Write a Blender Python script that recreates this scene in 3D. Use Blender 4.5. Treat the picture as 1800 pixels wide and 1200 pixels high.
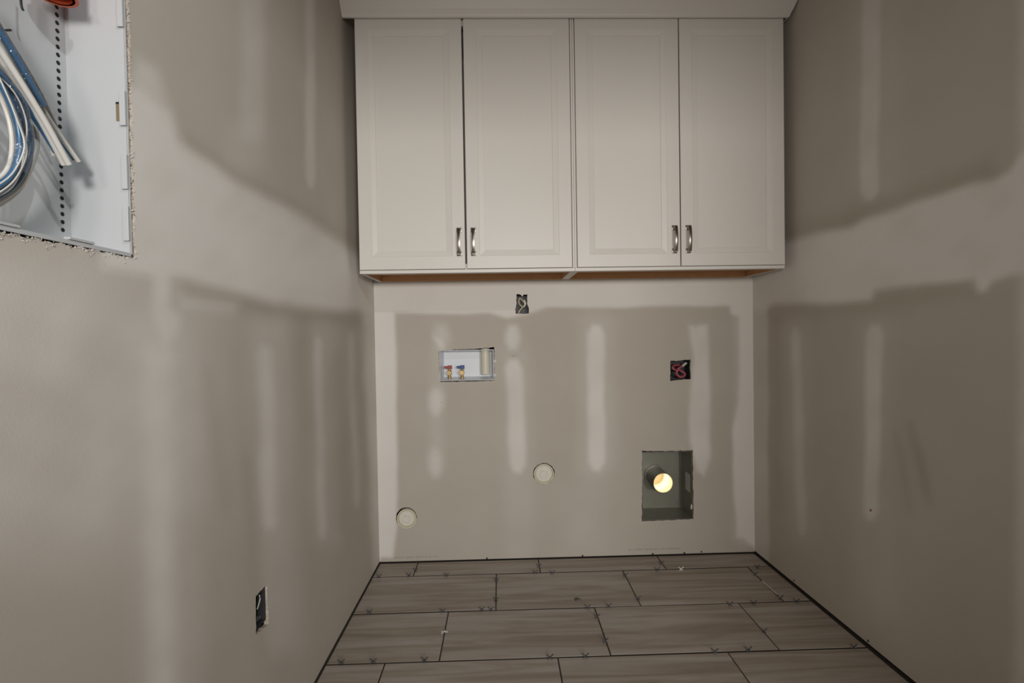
import bpy, bmesh, math, random
import numpy as np
from mathutils import Vector, Matrix, noise
from mathutils.geometry import delaunay_2d_cdt

for o in list(bpy.data.objects): bpy.data.objects.remove(o)
scene = bpy.context.scene
COL = scene.collection
random.seed(7)

# ------------------------------------------------------------------ camera
F = 853.961                       # focal length in pixels of the 1800 x 1200 frame
CAM = np.array([0.8107, -2.3261, 1.1576])
YAW, PITCH, ROLL = 0.0238, 0.0166, -0.0163

def ray(x, y):
    u = (x - 900) / F; t = (y - 600) / F
    c, s = math.cos(ROLL), math.sin(ROLL); u, t = c*u + s*t, -s*u + c*t
    X, Y, Z = u, 1.0, -t
    c, s = math.cos(PITCH), math.sin(PITCH); Y, Z = c*Y + s*Z, -s*Y + c*Z
    c, s = math.cos(YAW), math.sin(YAW); X, Y = c*X + s*Y, -s*X + c*Y
    return np.array([X, Y, Z])

def project(P):
    V = np.asarray(P, float) - CAM
    c, s = math.cos(YAW), math.sin(YAW)
    x = c*V[..., 0] - s*V[..., 1]; y = s*V[..., 0] + c*V[..., 1]; z = V[..., 2]
    c, s = math.cos(PITCH), math.sin(PITCH)
    y, z = c*y - s*z, s*y + c*z
    ok = y > 0.05
    y = np.where(ok, y, 0.05)
    u = x / y; t = -z / y
    c, s = math.cos(ROLL), math.sin(ROLL)
    u, t = c*u - s*t, s*u + c*t
    return 900 + F*u, 600 + F*t, ok

def on_y(x, y, Y): d = ray(x, y); return Vector(CAM + d*(Y - CAM[1])/d[1])
def on_x(x, y, X): d = ray(x, y); return Vector(CAM + d*(X - CAM[0])/d[0])
def on_z(x, y, Z=0.0): d = ray(x, y); return Vector(CAM + d*(Z - CAM[2])/d[2])

cam_data = bpy.data.cameras.new('camera')
cam = bpy.data.objects.new('camera', cam_data); COL.objects.link(cam)
fw = Vector(ray(900, 600)); rt = Vector(ray(900 + F, 600)) - fw; up = fw - Vector(ray(900, 600 + F))
fw.normalize(); rt.normalize(); up.normalize()
M = Matrix((rt, up, -fw)).transposed().to_4x4(); M.translation = Vector(CAM)
cam.matrix_world = M
cam_data.sensor_width = 36.0; cam_data.lens = F*36/1800; cam_data.clip_start = 0.02
scene.camera = cam

# ------------------------------------------------------------------ light
scene.view_settings.view_transform = 'Standard'
scene.view_settings.look = 'None'
scene.view_settings.gamma = 1.0
scene.view_settings.use_curve_mapping = False
scene.view_settings.exposure = 0.0

world = bpy.data.worlds.new('world'); scene.world = world; world.use_nodes = True
bg = world.node_tree.nodes['Background']
bg.inputs[0].default_value = (1.0, 0.965, 0.915, 1); bg.inputs[1].default_value = 0.2

def area_light(name, loc, target, size, power, color, sy=None):
    l = bpy.data.lights.new(name, 'AREA'); l.energy = power; l.color = color; l.size = size
    if sy: l.shape = 'RECTANGLE'; l.size_y = sy
    o = bpy.data.objects.new(name, l); COL.objects.link(o); o.location = loc
    o.rotation_euler = (Vector(target) - Vector(loc)).to_track_quat('-Z', 'Y').to_euler()
    return o
def spot_light(name, loc, target, cone, power, color, soft):
    l = bpy.data.lights.new(name, 'SPOT'); l.energy = power; l.color = color; l.spot_size = math.radians(cone); l.spot_blend = 1.0; l.shadow_soft_size = soft
    o = bpy.data.objects.new(name, l); COL.objects.link(o); o.location = loc
    o.rotation_euler = (Vector(target) - Vector(loc)).to_track_quat('-Z', 'Y').to_euler()
    return o
# lamps of the hall beyond the doorway, and two work lamps standing in the room behind the camera
area_light('hall_lamp', (2.35, -6.2, 1.72), (1.1, -0.2, 1.5), 0.55, 95, (1.0, 0.98, 0.945))
area_light('hall_lamp', (1.1, -6.2, 1.72), (1.1, -0.2, 1.5), 0.55, 36, (1.0, 0.945, 0.87))
spot_light('work_lamp', (0.80, -3.0, 1.52), (1.0, 0, 1.42), 95, 55, (1.0, 0.965, 0.92), 0.10)
spot_light('work_lamp', (1.35, -2.65, 2.55), (0.15, -1.30, 1.20), 80, 44, (0.90, 0.965, 1.0), 0.03)

# ------------------------------------------------------------------ helpers
def link(name, me, mat=None, parent=None):
    o = bpy.data.objects.new(name, me); COL.objects.link(o)
    if mat is not None:
        for m in (mat if isinstance(mat, (list, tuple)) else [mat]): me.materials.append(m)
    if parent: o.parent = parent
    return o
def obj(name, bm, mat, parent=None, smooth=False):
    bmesh.ops.recalc_face_normals(bm, faces=bm.faces)
    me = bpy.data.meshes.new(name); bm.to_mesh(me); bm.free()
    if smooth:
        for f in me.polygons: f.use_smooth = True
        try: me.set_sharp_from_angle(angle=math.radians(38))
        except Exception: pass
    return link(name, me, mat, parent)
def tag(o, label, cat, group=None):
    o['label'] = label; o['category'] = cat
    if group: o['group'] = group
    return o
def thing(name, label, cat, group=None, loc=(0, 0, 0)):
    o = bpy.data.objects.new(name, None); COL.objects.link(o); o.empty_display_size = 0.05
    o.location = loc
    return tag(o, label, cat, group)
def attach(o, root):
    """parent o to a root placed away from the origin, keeping world coordinates of the mesh"""
    o.parent = root; o.matrix_parent_inverse = Matrix.Translation(root.location).inverted()
    return o
def structure(o): o['kind'] = 'structure'; return o

def box(bm, x0, x1, y0, y1, z0, z1, bev=0.0, mi=0):
    vs = [bm.verts.new((x, y, z)) for x in (x0, x1) for y in (y0, y1) for z in (z0, z1)]
    fs = []
    for q in ((0,1,3,2), (4,6,7,5), (0,4,5,1), (2,3,7,6), (0,2,6,4), (1,5,7,3)):
        f = bm.faces.new([vs[i] for i in q]); f.material_index = mi; fs.append(f)
    if bev > 0:
        es = {e for f in fs for e in f.edges}
        bmesh.ops.bevel(bm, geom=list(es), offset=bev, segments=2, affect='EDGES', profile=0.5)
    return vs
def frame_of(d):
    d = d.normalized(); a = Vector((0, 0, 1)) if abs(d.z) < 0.9 else Vector((1, 0, 0))
    u = d.cross(a).normalized(); return u, d.cross(u).normalized()
def tube(bm, pts, r, n=10, cap=True, closed=False):
    pts = [Vector(p) for p in pts]; rings = []; u = None
    for i, p in enumerate(pts):
        d = (pts[min(i+1, len(pts)-1)] - pts[max(i-1, 0)])
        if u is None: u, v = frame_of(d)
        else:
            d = d.normalized(); u = (u - d*u.dot(d)).normalized(); v = d.cross(u)
        rr = r[i] if isinstance(r, (list, tuple)) else r
        rings.append([bm.verts.new(p + (u*math.cos(2*math.pi*k/n) + v*math.sin(2*math.pi*k/n))*rr) for k in range(n)])
    for a, b in zip(rings, rings[1:]):
        for k in range(n): bm.faces.new((a[k], a[(k+1) % n], b[(k+1) % n], b[k]))
    if cap: bm.faces.new(rings[0][::-1]); bm.faces.new(rings[-1])
def spline(P, m=8):
    P = [Vector(p) for p in P]; out = []
    for i in range(len(P)-1):
        a, b, c, d = P[max(i-1, 0)], P[i], P[i+1], P[min(i+2, len(P)-1)]
        for k in range(m):
            t = k/m
            out.append(0.5*((2*b) + (c-a)*t + (2*a-5*b+4*c-d)*t*t + (3*b-a-3*c+d)*t**3))
    out.append(P[-1]); return out
def ring_pipe(bm, c, axis, ro, ri, length, n=32):
    """hollow pipe from c along axis"""
    axis = Vector(axis).normalized(); u, v = frame_of(axis); c = Vector(c)
    R = []
    for (rr, l) in ((ro, 0), (ro, length), (ri, length), (ri, 0)):
        R.append([bm.verts.new(c + axis*l + (u*math.cos(2*math.pi*k/n) + v*math.sin(2*math.pi*k/n))*rr) for k in range(n)])
    for j in range(4):
        a, b = R[j], R[(j+1) % 4]
        for k in range(n): bm.faces.new((a[k], a[(k+1) % n], b[(k+1) % n], b[k]))
def disc(bm, c, axis, r, t, n=28):
    axis = Vector(axis).normalized(); tube(bm, [Vector(c), Vector(c) + axis*t], r, n)
def open_box(bm, x0, x1, y0, y1, z0, z1, t=0.002, taper=0.0):
    """box open on its -y side, recessed towards +y, with wall thickness t"""
    def loop(y, d, tp): return [bm.verts.new(p) for p in ((x0+d+tp, y, z0+d+tp), (x1-d-tp, y, z0+d+tp), (x1-d-tp, y, z1-d-tp), (x0+d+tp, y, z1-d-tp))]
    L = [loop(y1, 0, taper), loop(y0, 0, 0), loop(y0, t, 0), loop(y1-t, t, taper)]
    for a, b in zip(L, L[1:]):
        for k in range(4): bm.faces.new((a[k], a[(k+1) % 4], b[(k+1) % 4], b[k]))
    bm.faces.new(L[0]); bm.faces.new(L[-1])

# ------------------------------------------------------------------ materials
def mat(name, color, rough=0.6, metal=0.0, noise_scale=None, var=0.0, bump=0.0, spec=0.5, coat=0.0):
    m = bpy.data.materials.new(name); m.use_nodes = True
    nt = m.node_tree; b = nt.nodes['Principled BSDF']
    b.inputs['Base Color'].default_value = (*color, 1); b.inputs['Roughness'].default_value = rough
    b.inputs['Metallic'].default_value = metal
    b.inputs['Specular IOR Level'].default_value = spec
    if coat: b.inputs['Coat Weight'].default_value = coat
    if noise_scale:
        tc = nt.nodes.new('ShaderNodeTexCoord'); n = nt.nodes.new('ShaderNodeTexNoise')
        n.inputs['Scale'].default_value = noise_scale; n.inputs['Detail'].default_value = 5
        nt.links.new(tc.outputs['Object'], n.inputs['Vector'])
        if var:
            mx = nt.nodes.new('ShaderNodeMix'); mx.data_type = 'RGBA'
            mx.inputs[6].default_value = (*[c*(1-var) for c in color], 1)
            mx.inputs[7].default_value = (*[min(1, c*(1+var)) for c in color], 1)
            nt.links.new(n.outputs['Fac'], mx.inputs[0]); nt.links.new(mx.outputs[2], b.inputs['Base Color'])
        if bump:
            bp = nt.nodes.new('ShaderNodeBump'); bp.inputs['Strength'].default_value = bump; bp.inputs['Distance'].default_value = 0.002
            nt.links.new(n.outputs['Fac'], bp.inputs['Height']); nt.links.new(bp.outputs['Normal'], b.inputs['Normal'])
    return m

def drywall_material():
    m = bpy.data.materials.new('drywall_paper_and_joint_compound'); m.use_nodes = True
    nt = m.node_tree; N = nt.nodes; L = nt.links; b = N['Principled BSDF']
    at = N.new('ShaderNodeAttribute'); at.attribute_name = 'mud'
    tc = N.new('ShaderNodeTexCoord')
    n1 = N.new('ShaderNodeTexNoise'); n1.inputs['Scale'].default_value = 5.0; n1.inputs['Detail'].default_value = 6
    n2 = N.new('ShaderNodeTexNoise'); n2.inputs['Scale'].default_value = 260.0; n2.inputs['Detail'].default_value = 3
    for n in (n1, n2): L.new(tc.outputs['Object'], n.inputs['Vector'])
    pa = N.new('ShaderNodeMix'); pa.data_type = 'RGBA'
    pa.inputs[6].default_value = (0.440, 0.398, 0.344, 1); pa.inputs[7].default_value = (0.500, 0.458, 0.402, 1)
    L.new(n1.outputs['Fac'], pa.inputs[0])
    mu = N.new('ShaderNodeMix'); mu.data_type = 'RGBA'
    mu.inputs[6].default_value = (0.67, 0.637, 0.595, 1); mu.inputs[7].default_value = (0.735, 0.705, 0.665, 1)
    L.new(n1.outputs['Fac'], mu.inputs[0])
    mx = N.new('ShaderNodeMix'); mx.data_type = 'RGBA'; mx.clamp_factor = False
    L.new(at.outputs['Fac'], mx.inputs[0]); L.new(pa.outputs[2], mx.inputs[6]); L.new(mu.outputs[2], mx.inputs[7])
    L.new(mx.outputs[2], b.inputs['Base Color'])
    b.inputs['Roughness'].default_value = 0.85; b.inputs['Specular IOR Level'].default_value = 0.2
    bp = N.new('ShaderNodeBump'); bp.inputs['Strength'].default_value = 0.18; bp.inputs['Distance'].default_value = 0.001
    L.new(n2.outputs['Fac'], bp.inputs['Height']); L.new(bp.outputs['Normal'], b.inputs['Normal'])
    return m

def tile_material():
    m = bpy.data.materials.new('wood_look_porcelain'); m.use_nodes = True
    nt = m.node_tree; N = nt.nodes; L = nt.links; b = N['Principled BSDF']
    tc = N.new('ShaderNodeTexCoord'); oi = N.new('ShaderNodeObjectInfo')
    ad = N.new('ShaderNodeVectorMath'); ad.operation = 'MULTIPLY_ADD'
    L.new(oi.outputs['Random'], ad.inputs[0]); ad.inputs[1].default_value = (37, 53, 11); L.new(tc.outputs['Object'], ad.inputs[2])
    mp = N.new('ShaderNodeMapping'); mp.inputs['Scale'].default_value = (1.0, 13, 1); L.new(ad.outputs[0], mp.inputs['Vector'])
    n = N.new('ShaderNodeTexNoise'); n.inputs['Scale'].default_value = 1.6; n.inputs['Detail'].default_value = 7; n.inputs['Roughness'].default_value = 0.55; n.inputs['Distortion'].default_value = 0.9
    L.new(mp.outputs[0], n.inputs['Vector'])
    r = N.new('ShaderNodeValToRGB'); e = r.color_ramp.elements
    e[0].position = 0.30; e[0].color = (0.231, 0.191, 0.153, 1)
    e[1].position = 0.72; e[1].color = (0.394, 0.356, 0.325, 1)
    k = e.new(0.45); k.color = (0.294, 0.249, 0.208, 1)
    k = e.new(0.55); k.color = (0.340, 0.301, 0.268, 1)
    L.new(n.outputs['Fac'], r.inputs[0])
    L.new(r.outputs[0], b.inputs['Base Color'])
    b.inputs['Roughness'].default_value = 0.5; b.inputs['Specular IOR Level'].default_value = 0.35
    return m

DRY = drywall_material()
TILE = tile_material()
GYP = mat('crumbled_gypsum_edge', (0.44, 0.38, 0.32), 0.95, noise_scale=160, var=0.6, bump=0.8)
MORTAR = mat('dark_thinset', (0.030, 0.023, 0.018), 0.95, noise_scale=60, var=0.3)
CAVITY = mat('dark_stud_cavity', (0.06, 0.045, 0.035), 0.95, noise_scale=20, var=0.3)
CEIL = mat('ceiling_board', (0.50, 0.46, 0.41), 0.9, noise_scale=8, var=0.05)
PAINT = mat('warm_white_cabinet_paint', (0.66, 0.63, 0.585), 0.42, noise_scale=40, var=0.01)
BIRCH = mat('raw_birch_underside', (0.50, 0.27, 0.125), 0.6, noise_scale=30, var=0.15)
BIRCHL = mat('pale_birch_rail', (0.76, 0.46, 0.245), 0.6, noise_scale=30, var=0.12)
NICKEL = mat('brushed_nickel', (0.26, 0.235, 0.205), 0.27, 1.0)
WHITEMETAL = mat('white_powder_coated_steel', (0.495, 0.508, 0.518), 0.38, noise_scale=15, var=0.02)
BLACKHOLE = mat('punched_hole_dark', (0.012, 0.010, 0.009), 0.9)
SLOT = mat('brown_slot_shadow', (0.22, 0.16, 0.09), 0.9)
ORANGE = mat('orange_conduit_plastic', (0.80, 0.13, 0.045), 0.4)
BLACKPL = mat('black_plastic', (0.018, 0.018, 0.02), 0.45, noise_scale=40, var=0.2)
BLUEBOX = mat('dark_blue_grey_box_plastic', (0.026, 0.031, 0.036), 0.5, noise_scale=30, var=0.2)
GREYBOX = mat('charcoal_box_plastic', (0.03, 0.03, 0.031), 0.5, noise_scale=30, var=0.2)
CREAMCABLE = mat('cream_cable_jacket', (0.62, 0.53, 0.33), 0.5)
WHITECABLE = mat('white_cable_jacket', (0.66, 0.64, 0.60), 0.35)
BLUECABLE = mat('blue_cable_jacket', (0.05, 0.14, 0.27), 0.3)
GREYCABLE = mat('grey_cable_jacket', (0.20, 0.19, 0.18), 0.4)
PINKCABLE = mat('maroon_pink_cable_jacket', (0.33, 0.075, 0.10), 0.42)
PVC = mat('cream_pvc', (0.66, 0.62, 0.50), 0.4)
PVCW = mat('pale_pvc', (0.70, 0.66, 0.58), 0.35)
GLUE = mat('yellowed_pvc_cement', (0.42, 0.36, 0.20), 0.5)
BOXWHITE = mat('white_box_plastic', (0.72, 0.74, 0.78), 0.35)
BRASS = mat('brass', (0.60, 0.42, 0.19), 0.28, 1.0)
RED = mat('red_valve_handle', (0.33, 0.055, 0.045), 0.45)
BLUE = mat('blue_valve_handle', (0.035, 0.075, 0.24), 0.45)
GALV = mat('galvanized_steel', (0.27, 0.265, 0.22), 0.45, 0.6, noise_scale=22, var=0.14)
DUCT = mat('duct_steel', (0.30, 0.285, 0.265), 0.38, 0.8, noise_scale=25, var=0.12)
LINER = mat('pale_duct_interior', (0.80, 0.72, 0.58), 0.6)
STICKER = mat('paper_sticker', (0.62, 0.62, 0.58), 0.7, noise_scale=200, var=0.2)
SPACER = mat('grey_spacer_plastic', (0.055, 0.058, 0.066), 0.5)
WHITEPL = mat('white_plastic', (0.75, 0.73, 0.70), 0.45)
INK = mat('faded_print_ink', (0.30, 0.26, 0.21), 0.9)
SCREW = mat('black_drywall_screw', (0.02, 0.018, 0.016), 0.5)
REDDOT = mat('rusty_screw_head', (0.30, 0.07, 0.04), 0.6)
GRIME = mat('brown_torn_paper', (0.30, 0.22, 0.15), 0.95, noise_scale=90, var=0.4)

# ------------------------------------------------------------------ room dimensions
YB = 0.142; YF = -3.40; ZC = 2.74; YC = -0.195
def sst(t): t = min(1, max(0, t)); return t*t*(3-2*t)
def XL(y, z=1.0):                                                   # the board bows out a little high up beside the cabinets
    return 0.1775 - 0.006*(YB - y) - 0.020*sst((z-1.30)/.3)*sst((y+1.2)/.8)*sst((YB-y)/.12)
def XR(y, z=1.0): return 2.110 + 0.022*(YB - y)
BOARD = 0.0127

# mud patches, drawn as outlines in the photograph and thrown onto the wall that carries them
def inside_soft(px, py, poly, soft):
    P = np.array(poly, float); Q = np.roll(P, -1, 0)
    d2 = np.full(px.shape, 1e18); wn = np.zeros(px.shape, bool)
    for (ax, ay), (bx_, by) in zip(P, Q):
        ex, ey = bx_-ax, by-ay; l2 = ex*ex + ey*ey + 1e-9
        t = np.clip(((px-ax)*ex + (py-ay)*ey)/l2, 0, 1)
        d2 = np.minimum(d2, (px-ax-t*ex)**2 + (py-ay-t*ey)**2)
        c = (ay > py) != (by > py)
        wn ^= c & (px < ex*(py-ay)/(ey if abs(ey) > 1e-9 else 1e-9) + ax)
    sd = np.where(wn, np.sqrt(d2), -np.sqrt(d2))
    t = np.clip(sd/soft*0.5 + 0.5, 0, 1)
    return t*t*(3-2*t)
def wobble(x, y, s):
    return (np.sin(x/s*1.7+y/s*0.6) + np.sin(y/s*2.1-x/s*0.9+1.3) + np.sin((x+y)/s*3.7+2.1)*0.5)/2.5
def strip(x0, x1, y0, y1, lean=0, w2=None):
    r = (x1-x0)/2; w2 = w2 or 1.0; c = (x0+x1)/2
    return [(c-r*.5, y0), (c+r*.5, y0), (x1, y0+14), (c+lean+r*w2, y1-14), (c+lean+r*.4*w2, y1), (c+lean-r*.4*w2, y1), (c+lean-r*w2, y1-14), (x0, y0+14)]

MUD_BACK = dict(base=1.0, cut=([(694,551),(760,553),(860,550),(893,560),(925,553),(960,541),(1100,539),(1281,536),(1284,551),(1300,554),(1298,700),(1289,760),(1290,860),(1297,945),(1308,946),(1330,966),(1345,1010),(640,1010),(662,988),(671,979),(691,980),(698,930),(697,880),(697,700)], 5),
  patches=[(strip(890,916,572,612), 8, .8), (strip(890,918,630,830,6), 7, .8), (strip(1032,1062,570,826,2), 7, .95),
    ([(1212,572),(1243,570),(1247,700),(1249,800),(1236,836),(1224,826),(1212,770),(1210,745),(1217,640)], 6, .75),
    (strip(762,790,572,612), 12, .5), ([(760,592),(774,596),(784,612),(776,618)], 5, .7), (strip(754,778,684,728), 9, .65), (strip(754,776,790,838), 10, .45),
    (strip(756,780,600,830), 14, .22), (strip(1015,1082,545,840), 16, .22), (strip(880,932,600,1000,8), 18, .16), (strip(1290,1330,540,960), 10, .3), (strip(990,1060,840,980), 40, .18)])
MUD_LEFT = dict(base=0.0, cut=None,
  patches=[([(190,130),(232,152),(250,158),(282,190),(300,200),(312,246),(420,322),(520,372),(600,425),(665,470),(670,546),(560,542),(480,530),(420,512),(365,497),(330,488),(232,480),(180,470)], 14, 1.0),
    ([(228,140),(245,100),(275,120),(300,190),(304,232),(262,200)], 16, .5),
    (strip(424,466,-60,250), 14, .35), (strip(538,554,-60,328), 6, .5), (strip(400,470,210,300), 22, .2),
    ([(268,440),(296,440),(300,540),(318,560),(312,590),(290,610),(268,560)], 14, .8), ([(-400,430),(240,450),(320,560),(330,820),(200,980),(-400,980)], 110, .42), (strip(252,304,610,1300,10,.8), 22, .85), (strip(230,344,560,1300,10), 34, .28),
    (strip(453,480,610,930,8), 12, .7), (strip(440,505,560,1150,24), 28, .3), (strip(552,566,595,945,8), 8, .6), (strip(540,590,560,960,10), 18, .2), (strip(612,622,585,890,10), 7, .35),
    ([(634,500),(660,500),(672,1000),(655,1000),(644,700)], 9, .8), ([(318,520),(420,530),(410,545),(318,540)], 14, .5),
    (strip(70,135,540,660), 34, .28), ([(-200,440),(210,450),(160,560),(90,640),(-200,700)], 60, .25), (strip(150,200,690,900), 40, .2), (strip(200,400,520,900), 80, .15),
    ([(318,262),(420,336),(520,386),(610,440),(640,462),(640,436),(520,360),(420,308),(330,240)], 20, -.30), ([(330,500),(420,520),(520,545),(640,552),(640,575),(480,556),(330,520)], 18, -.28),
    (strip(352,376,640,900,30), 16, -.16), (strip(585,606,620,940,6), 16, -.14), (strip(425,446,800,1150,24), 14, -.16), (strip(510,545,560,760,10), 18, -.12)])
MUD_RIGHT = dict(base=0.0, cut=None,
  patches=[([(1310,440),(1390,424),(1440,408),(1500,398),(1520,386),(1570,370),(1620,350),(1710,322),(1745,318),(1775,302),(1795,270),(2300,120),(2300,420),(1800,480),(1745,494),(1732,512),(1722,512),(1712,492),(1600,503),(1537,511),(1530,526),(1450,534),(1362,534),(1340,546),(1310,546)], 10, 1.0),
    (strip(1518,1550,-120,352,-6), 6, .55), (strip(1500,1585,-120,352,-6), 22, .12), (strip(1392,1408,578,940,8), 7, .55), (strip(1376,1425,560,960,8), 18, .14), (strip(1521,1551,572,915,-4,.85), 7, .75), (strip(1500,1572,560,1100,0), 22, .16),
    ([(1310,480),(1350,530),(1352,1000),(1310,1010)], 5, .62), ([(1795,-300),(2600,-300),(2600,1500),(1780,1500),(1790,800)], 16, .6), (strip(1500,1640,860,1250), 70, .12),
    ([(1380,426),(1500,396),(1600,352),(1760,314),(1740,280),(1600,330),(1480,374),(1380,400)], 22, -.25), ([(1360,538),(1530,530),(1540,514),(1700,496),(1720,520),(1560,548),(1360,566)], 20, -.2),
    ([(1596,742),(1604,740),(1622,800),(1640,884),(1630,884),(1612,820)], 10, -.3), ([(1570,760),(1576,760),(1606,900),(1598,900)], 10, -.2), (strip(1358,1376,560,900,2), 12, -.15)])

def mud_values(co, spec):
    px, py, ok = project(co)
    wx = px + 2.2*wobble(px, py, 70) + .8*wobble(py, px, 17); wy = py + 2.5*wobble(py+77, px, 75) + .8*wobble(px+31, py, 19)
    v = np.full(px.shape, spec['base'])
    if spec['cut']: v = v*(1 - inside_soft(wx, wy, *spec['cut']))
    for poly, soft, k in spec['patches']:
        a = k*inside_soft(wx, wy, poly, soft)*(1 + 0.18*wobble(px+13, py, 40))
        if k > 0: v = 1 - (1-v)*(1-np.clip(a, 0, 1))
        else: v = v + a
    return np.where(ok, np.clip(v, -.5, 1), 0.25)

def ragged(poly, step=0.008, amp=0.0015, seed=0):
    rnd = random.Random(seed); out = []
    for (a, b), (c, d) in zip(poly, poly[1:] + poly[:1]):
        n = max(1, int(math.hypot(c-a, d-b)/step))
        for k in range(n):
            t = k/n; j = amp if k else amp*0.3
            out.append((a+(c-a)*t + rnd.uniform(-j, j), b+(d-b)*t + rnd.uniform(-j, j)))
    return out
def pip(x, y, P):
    r = False; n = len(P)
    for i in range(n):
        (ax, ay), (bx_, by) = P[i], P[(i+1) % n]
        if (ay > y) != (by > y) and x < (bx_-ax)*(y-ay)/(by-ay) + ax: r = not r
    return r

def drywall(name, s0, s1, z0, z1, fn, back, holes, spec, step):
    """sheet of board facing the room, with cut-outs; fn maps (s, z, depth) to a point"""
    ns, nz = int((s1-s0)/step), int((z1-z0)/step)
    pts = []; edges = []
    boxes = [(min(p[0] for p in h)-step*.3, max(p[0] for p in h)+step*.3, min(p[1] for p in h)-step*.3, max(p[1] for p in h)+step*.3) for h in holes]
    for i in range(ns+1):
        for j in range(nz+1):
            s = s0 + (s1-s0)*i/ns; z = z0 + (z1-z0)*j/nz
            if any(a < s < b and c < z < d for a, b, c, d in boxes): continue
            pts.append(Vector((s, z)))
    rims = []
    for h in holes:
        k = len(pts); pts += [Vector(p) for p in h]; n = len(h)
        edges += [(k+i, k+(i+1) % n) for i in range(n)]
    V, E, T, ov, oe, of = delaunay_2d_cdt(pts, edges, [], 0, 1e-6)
    faces = []
    for f in T:
        cx = sum(V[i].x for i in f)/len(f); cz = sum(V[i].y for i in f)/len(f)
        if any(a < cx < b and c < cz < d and pip(cx, cz, h) for h, (a, b, c, d) in zip(holes, boxes)): continue
        faces.append(tuple(f))
    co = [tuple(fn(v.x, v.y, 0)) for v in V]
    nfront = len(co); nf = len(faces)
    def rim(loop):
        k = len(co); n = len(loop)
        for (s, z) in loop: co.append(tuple(fn(s, z, 0))); co.append(tuple(fn(s, z, BOARD)))
        for i in range(n):
            j = (i+1) % n; faces.append((k+2*i, k+2*j, k+2*j+1, k+2*i+1))
    for h in holes: rim(h)
    rim([(s0, z0), (s1, z0), (s1, z1), (s0, z1)])
    me = bpy.data.meshes.new(name); me.from_pydata(co, [], faces); me.update()
    a = me.attributes.new('mud', 'FLOAT', 'POINT')
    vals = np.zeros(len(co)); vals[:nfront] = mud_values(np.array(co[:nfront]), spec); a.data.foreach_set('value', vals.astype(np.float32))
    o = link(name, me, [DRY, GYP])
    for i, p in enumerate(me.polygons): p.material_index = 0 if i < nf else 1; p.use_smooth = i < nf
    return structure(o)

# --- cut-outs in the back wall (x, z) from the photograph
def bw(x, y): p = on_y(x, y, YB); return (p.x, p.z)
def lw(x, y): p = on_x(x, y, 0.1715); return (p.y, p.z)
H_WASH = ragged([bw(771.5,617), bw(800,614), bw(840,612.5), bw(869,610), bw(868.5,640), bw(869,668.5), bw(840,670), bw(774,671), bw(772,645)], .01, .0014, 1)
H_OUT = ragged([bw(907,551.5), bw(905.5,544), bw(907.5,536), bw(908,517), bw(914,517), bw(917.5,521), bw(921,517.5), bw(927,517), bw(926.5,533), bw(929,540), bw(930,551)], .006, .0014, 2)
H_DRY = ragged([bw(1178,669), bw(1178,634.5), bw(1214,632), bw(1213.5,645), bw(1214.5,666)], .007, .0016, 3)
H_VENT = ragged([bw(1128.5,916), bw(1128.5,792), bw(1170,793), bw(1218,791), bw(1219,912)], .012, .0016, 4)
C1 = bw(956, 832); C2 = bw(714.5, 910)
def circ(c, r, seed):
    rnd = random.Random(seed); return [(c[0]+(r+rnd.uniform(-.0015, .002))*math.cos(t*math.pi/18), c[1]+(r+rnd.uniform(-.0015, .002))*math.sin(t*math.pi/18)) for t in range(36)]
H_C1 = circ(C1, 0.0545, 5); H_C2 = circ((C2[0], C2[1]+0.002), 0.0525, 6)
wall_back = drywall('wall_back', XL(YB), XR(YB), 0.007, ZC, lambda s, z, d: (s, YB + d, z), +1,
                    [H_WASH, H_OUT, H_DRY, H_VENT, H_C1, H_C2], MUD_BACK, 0.0115)
H_LOUT = ragged([lw(451,1115), lw(450.5,1047), lw(470,1027), lw(473,1096)], .006, .0013, 8)
EY1, EZ0, EZ1, EY0 = -1.448, 1.300, 2.03, -1.840
H_ENC = ragged([(EY0, EZ0), (EY1+.001, EZ0), (EY1, 1.5), (EY1+.002, EZ1), (EY0, EZ1)], .009, .0022, 9)
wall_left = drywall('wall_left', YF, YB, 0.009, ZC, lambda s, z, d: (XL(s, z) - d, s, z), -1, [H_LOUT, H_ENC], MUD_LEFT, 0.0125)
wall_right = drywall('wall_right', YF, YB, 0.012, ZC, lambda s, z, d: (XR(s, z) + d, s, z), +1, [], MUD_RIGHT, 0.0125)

def sheathing(parent, x0, x1, y0, y1):
    bm = bmesh.new(); box(bm, x0, x1, y0, y1, -0.06, ZC+.05); return obj('sheathing', bm, CAVITY, parent)
sheathing(wall_back, -0.2, 2.5, 0.345, 0.37)
sheathing(wall_left, -0.16, -0.14, YF-.1, 0.345)
sheathing(wall_right, 2.36, 2.38, YF-.1, 0.345)
bm = bmesh.new()                                                   # bottom plates behind the board, seen through the gap at the floor
box(bm, 0.19, 2.10, YB+.016, YB+.10, -0.02, 0.03); obj('sill_plate', bm, CAVITY, wall_back)
bm = bmesh.new(); box(bm, 0.05, 0.140, YF, YB-.02, -0.02, 0.03); obj('sill_plate', bm, CAVITY, wall_left)
bm = bmesh.new(); box(bm, 2.20, 2.30, YF, YB-.02, -0.02, 0.03); obj('sill_plate', bm, CAVITY, wall_right)

# ceiling, and the wall with the doorway the camera looks through
bm = bmesh.new(); box(bm, -0.16, 2.38, YF-.1, 0.37, ZC-.004, ZC+.03); structure(obj('ceiling', bm, CEIL))
bm = bmesh.new()
DX0, DX1, DZ = 0.45, 2.12, 2.00
box(bm, -0.16, DX0, YF-.11, YF, 0, ZC); box(bm, DX1, 2.38, YF-.11, YF, 0, ZC); box(bm, DX0, DX1, YF-.11, YF, DZ, ZC)
structure(obj('wall_front', bm, CEIL))

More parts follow.
